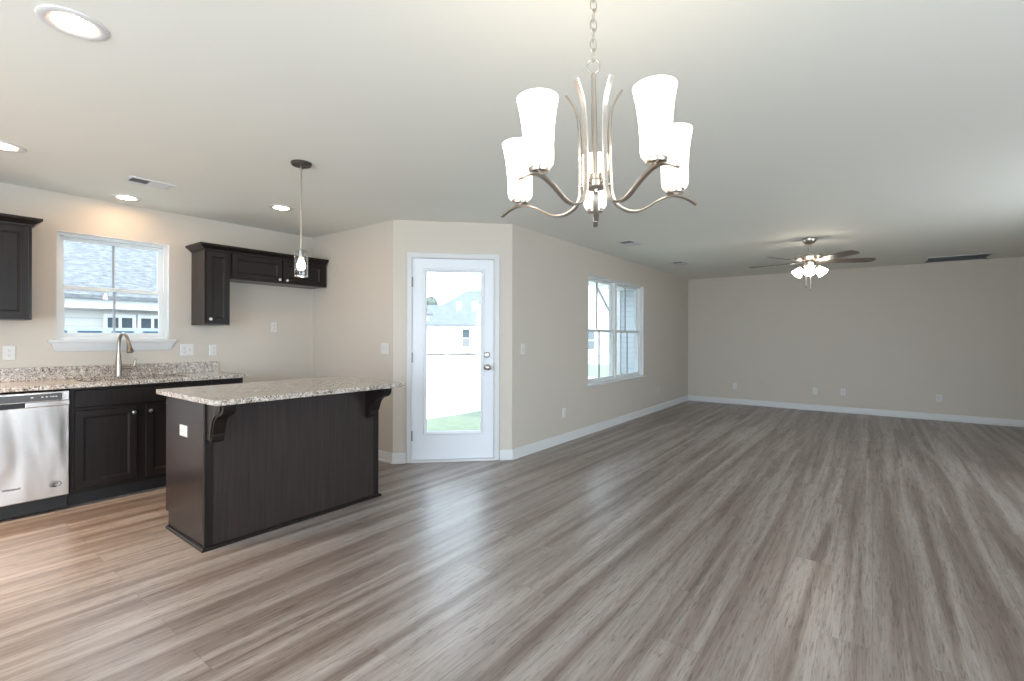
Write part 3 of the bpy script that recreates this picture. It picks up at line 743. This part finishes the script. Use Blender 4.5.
for a in (36, -36, 108, -108, 180):
    q = R(a - 9.47)
    d = -fw * math.cos(q) + rt * math.sin(q); tang = Vector((-d.y, d.x, 0))
    arm = MB().ribbon([d * r + Vector((0, 0, zz(z))) for r, z in [(p.x, p.z) for p in spline([(r, 0, z) for r, z in prof], 7)]], [.018] * 200, .007, tang).build('arm', 'nickel', t, smooth=50)
    MB().tube([d * .020 + Vector((0, 0, zz(1.737))), d * .053 + Vector((0, 0, zz(1.737)))], .0045, 8).build('screw', 'nickel', arm, smooth=50)
    o = d * .252
    MB().lathe([(.006, zz(1.706)), (.009, zz(1.712)), (.026, zz(1.716)), (.028, zz(1.722)), (.027, zz(1.728)), (.001, zz(1.728))], 24, o).build('shade_cup', 'nickel', t, smooth=35)
    MB().lathe([(r * .95, z_ * .90 + zz(1.7225)) for r, z_ in shp], 36, o, cap0=True, cap1=True).build('glass_shade', 'shade_glow', t, smooth=60)

piv = Matrix.Translation((0, 0, zz(2.078)))
tilt = piv @ Matrix.Rotation(R(-1.35), 4, fw) @ piv.inverted() @ Matrix.Translation((0, 0, -.011))
for o in [k for k in C.objects if k.parent == t and k.name.split('.')[0] in ('arm', 'shade_cup', 'glass_shade', 'hub', 'stem')]:
    o.matrix_local = tilt @ o.matrix_local

# ceiling fan
fx, fy = -.60, 6.62
t = thing('ceiling_fan', 'brushed nickel five blade ceiling fan with three glowing lights', 'ceiling fan', (fx, fy, H))
MB().lathe([(.072, 0), (.073, -.015), (.064, -.045), (.040, -.066), (.016, -.072), (.001, -.072)], 30).build('canopy', 'nickel', t, smooth=40)
MB().lathe([(.012, -.07), (.012, -.20)], 14).build('downrod', 'nickel', t, smooth=40)
MB().lathe([(.016, -.165), (.030, -.175), (.034, -.195), (.125, -.200), (.150, -.210), (.158, -.225), (.155, -.245), (.130, -.262), (.075, -.268), (.001, -.268)], 36).build('motor_housing', 'nickel', t, smooth=35)
MB().lathe([(.050, -.266), (.062, -.275), (.062, -.322), (.048, -.340), (.030, -.348), (.001, -.349)], 28).build('light_fitter', 'nickel', t, smooth=40)
mat('blade_wood', (.11, .085, .07), .4)
for k in range(5):
    ph = 12 + 72 * k
    d = rt * math.cos(R(ph)) - fw * math.sin(R(ph)); ang = math.atan2(d.y, d.x)
    mx = Matrix.Rotation(ang, 4, 'Z') @ Matrix.Translation((0, 0, -.272)) @ Matrix.Rotation(R(-12), 4, 'X')
    outl = [(.20, -.052), (.30, -.060), (.50, -.066), (.62, -.066), (.665, -.050), (.680, -.02), (.680, .02), (.665, .050), (.62, .066), (.50, .066), (.30, .060), (.20, .052)]
    b = MB().prism(outl, 'z', -.003, .003); b.bm.transform(mx)
    bl = b.build('blade', 'blade_wood', t, bevel=.001)
    b = MB().prism([(.09, -.014), (.16, -.018), (.20, -.040), (.255, -.034), (.265, 0), (.255, .034), (.20, .040), (.16, .018), (.09, .014)], 'z', -.008, -.003); b.bm.transform(mx)
    b.build('blade_bracket', 'nickel', bl)
for k in range(3):
    ph = 122 + 120 * k
    d = rt * math.cos(R(ph)) - fw * math.sin(R(ph)); ang = math.atan2(d.y, d.x)
    mx = Matrix.Translation(d * .058 + Vector((0, 0, -.318))) @ Matrix.Rotation(ang, 4, 'Z') @ Matrix.Rotation(R(180 - 48), 4, 'Y')
    ar = MB().lathe([(.012, -.03), (.012, .015), (.024, .022), (.024, .035), (.001, .035)], 16, mtx=mx).build('light_arm', 'nickel', t, smooth=40)
    MB().lathe([(.022, .036), (.032, .046), (.042, .07), (.052, .105), (.061, .135), (.059, .135), (.050, .105), (.040, .07), (.030, .048), (.001, .040)], 26, mtx=mx, cap0=True).build('glass_shade', 'fan_shade_glow', t, smooth=50)
for dx, L in ((-.065, .25), (-.012, .285)):
    p = rt * dx - fw * .04
    c = MB().tube([p + Vector((0, 0, -.31)), p + Vector((0, 0, -.31 - L))], .003, 6).build('pull_chain', 'nickel', t)
    MB().lathe([(.001, -.34 - L), (.006, -.335 - L), (.007, -.325 - L), (.003, -.308 - L), (.001, -.305 - L)], 10, p).build('pull_fob', 'nickel_dark', c, smooth=50)

# ---------------------------------------------------------------- outdoors
GZ = -.20
g = MB(); g.box(-140, 60, -60, 160, GZ - .3, GZ)
struct(g.build('ground', 'bare_ground'), 'pale bare ground outside the windows', 'ground')
def patch(name, pts, z, label):
    mb = MB().prism(pts, 'z', GZ - .02, z)
    return tag(mb.build(name, 'lawn_green'), label, 'lawn', kind='stuff')
random.seed(4)
edge = [(-6.22 + random.uniform(-.05, .05), y * .45 + 4.0) for y in range(0, 26)]
patch('lawn', [(-3.2, 4.0)] + edge[:0] + [(-3.2, 9.9), (-4.9, 9.9), (-4.9, 15.2)] + edge[::-1], GZ + .02, 'strip of green lawn just outside the glazed door')
patch('lawn', [(-7.4, 15.5), (-5.5, 17.0), (-8.5, 24.0), (-13.0, 23.5), (-12, 18)], GZ + .02, 'green lawn seen through the left panes of the double window')

def gable_house(name, label, pts_wall, zt, wm):
    pass
# neighbour across the side yard (kitchen window)
nb = thing('neighbor_house', 'beige sided house with pale shingle roof outside the kitchen window', 'house', (-10.3, 2.4, GZ))
def P(x, y, z): return (x + 10.3, y - 2.4, z - GZ)
def bxp(mb, x0, x1, y0, y1, z0, z1):
    a, b = P(x0, y0, z0), P(x1, y1, z1); mb.box(a[0], b[0], a[1], b[1], a[2], b[2]); return mb
bxp(MB(), -16.5, -10.3, -6, 9, GZ, 1.80).build('wall', 'siding_beige', nb)
bxp(MB(), -10.31, -10.04, -6.4, 9.4, 1.72, 1.87).build('fascia', 'trim_white', nb)
MB().loops([[P(-9.97, y, 1.87), P(-9.97, y, 1.93), P(-13.4, y, 4.75), P(-17.0, y, 1.94), P(-17.0, y, 1.87)] for y in (-6.5, 9.5)]).build('roof', 'shingles', nb)
for y0, y1 in ((2.27, 2.71), (2.73, 3.17)):
    wn = MB()
    for a in ((y0, y0 + .05, 1.0, 1.64), (y1 - .05, y1, 1.0, 1.64), (y0 + .05, y1 - .05, 1.58, 1.64), (y0 + .05, y1 - .05, 1.0, 1.06), ((y0 + y1) / 2 - .02, (y0 + y1) / 2 + .02, 1.06, 1.58)):
        bxp(wn, -10.3, -10.24, a[0], a[1], a[2], a[3])
    wo = wn.build('window', 'trim_white', nb)
    bxp(MB(), -10.3, -10.27, y0 + .04, y1 - .04, 1.05, 1.6).build('pane', 'dark_window', wo)
# pale blue panel fence in the side yard
fn = thing('yard_fence', 'low pale blue panel fence below the neighbor house windows', 'fence', (-8.6, 2.0, GZ))
MB().box(-.02, .02, -3.2, 3.2, 0, 1.54).build('panels', 'fence_blue_dark', fn)
MB().box(-.05, .05, -3.2, 3.2, 1.54, 1.585).build('top_rail', 'fence_blue', fn)
for k in range(17):
    MB().box(.02, .05, -3.0 + k * .36, -2.90 + k * .36, 0, 1.54).build('post', 'fence_blue', fn)

# far hip roofed house (seen through the door), facing the door
ax = Vector((3.5, 2.7, 0)).normalized()          # along its front
ay = Vector((-ax.y, ax.x, 0))                    # away from us
hb = Vector((-27.9, 29.1, GZ))
fh = thing('far_house', 'pale house with blue grey hip roof seen through the door glass', 'house', hb, math.atan2(ax.y, ax.x))
MB().box(-9, 9, 0, 9, 0, 2.42).build('wall', 'siding_white', fh)
MB().loops([[(-9.5, -.5, 2.40), (9.5, -.5, 2.40), (9.5, 9.5, 2.40), (-9.5, 9.5, 2.40)], [(-9.5, -.5, 2.5), (9.5, -.5, 2.5), (9.5, 9.5, 2.5), (-9.5, 9.5, 2.5)],
            [(-6.9, 2.6, 4.3), (9.0, 2.6, 4.3), (9.0, 6.0, 4.3), (-6.9, 6.0, 4.3)]]).build('roof', 'shingles_far', fh)
MB().loops([[(-2.9, .76, 3.2), (9.2, .76, 3.2), (9.2, 9.4, 3.2), (-2.9, 9.4, 3.2)], [(.55, 5.2, 5.87), (7.0, 5.2, 5.87), (7.0, 6.5, 5.87), (.55, 6.5, 5.87)]]).build('upper_roof', 'shingles_far', fh)
wn = MB().box(.55, 1.25, -.06, .0, .58, 2.15).build('window', 'trim_white', fh)
MB().box(.62, 1.18, -.075, -.06, 1.40, 2.08).build('pane', 'dark_window', wn)
MB().box(.62, 1.18, -.075, -.06, .65, 1.32).build('pane', 'window_grey', wn)
ed = MB()
random.seed(2)
for k in range(26):
    a = -5 + k * .4; h_ = .10 + .12 * random.random()
    ed.box(a, a + .41, -2.55, -2.5, 0, h_)
tag(ed.build('silt_fence', 'edging_dark', loc=hb, rot=(0, 0, math.atan2(ax.y, ax.x))), 'thin low dark edging line on the ground before the far hip roofed house', 'edging')

# gabled white house (seen through the double window); gable end faces +x
gh = thing('gabled_house', 'white gabled house seen through the left panes of the double window', 'house', (-16.0, 29.0, GZ))
def Q(x, y, z): return (x + 16.0, y - 29.0, z - GZ)
MB().loops([[Q(x, 24.6, GZ), Q(x, 34.6, GZ), Q(x, 34.6, 2.2), Q(x, 29.6, 6.2), Q(x, 24.6, 2.2)] for x in (-16.0, -19.5)]).build('wall', 'siding_white', gh)
MB().loops([[Q(x, 24.2, 1.89), Q(x, 29.6, 6.21), Q(x, 35.0, 1.89), Q(x, 35.0, 2.03), Q(x, 29.6, 6.36), Q(x, 24.2, 2.03)] for x in (-15.85, -19.6)]).build('roof', 'shingles_far', gh)
wn = MB().box(0, .05, .9, 2.0, .55, 1.95).build('window', 'trim_white', gh)
MB().box(.05, .07, 1.0, 1.9, 1.29, 1.87).build('pane', 'dark_window', wn)
MB().box(.05, .07, 1.0, 1.9, .63, 1.21).build('pane', 'dark_window', wn)
MB().box(0, .04, 3.3, 5.1, .35, 1.85).build('blue_block', 'fence_blue', gh)  # plain blue block set on the gable wall

# the house's own projecting side wall beyond the double window
sd = MB().box(-4.56, XW - T, 10.05, 10.2, GZ, 2.75)
sg = thing('side_wing', 'blue grey lap sided wing of this house seen through the right panes', 'wall', (-4.0, 10.1, GZ))
MB().box(-.56, .86, -.02, .14, 0, 2.95).build('siding', 'siding_blue', sg)
MB().box(-.64, -.54, -.05, .16, 0, 2.95).build('corner_board', 'trim_white', sg)
# porch eave over the double window
MB().box(-.64, 1.0, -5.2, 0, 2.52, 2.62).build('soffit', 'trim_white', sg)

# trees behind the far house
def tree(x, y, h_, r, label, seed):
    random.seed(seed)
    t = thing('tree', label, 'tree', (x, y, GZ), 0, 'trees behind the far houses')
    MB().tube([(0, 0, 0), (.1, 0, h_ * .5), (0, .1, h_ * .8)], [.22, .16, .08], 8).build('trunk', 'bark', t, smooth=60)
    c = MB()
    for k in range(26):
        a = random.uniform(0, 6.28); rr_ = r * math.sqrt(random.random()); zz_ = h_ * random.uniform(.45, 1.0)
        s_ = r * random.uniform(.22, .42); 
        c.sphere(s_, (rr_ * math.cos(a) * (1.2 - zz_ / h_ * .6), rr_ * math.sin(a) * (1.2 - zz_ / h_ * .6), zz_), 5)
    for v in c.bm.verts: v.co += Vector((random.uniform(-1, 1), random.uniform(-1, 1), random.uniform(-1, 1))) * r * .06
    c.build('crown', 'leaf_far', t)
tree(-45.5, 41.5, 5.6, 2.6, 'small distant tree left of the far hip roofed house, seen through the door', 1)
tree(-38.5, 47.5, 5.3, 2.2, 'small distant tree nearer the raised roof of the far house', 5)
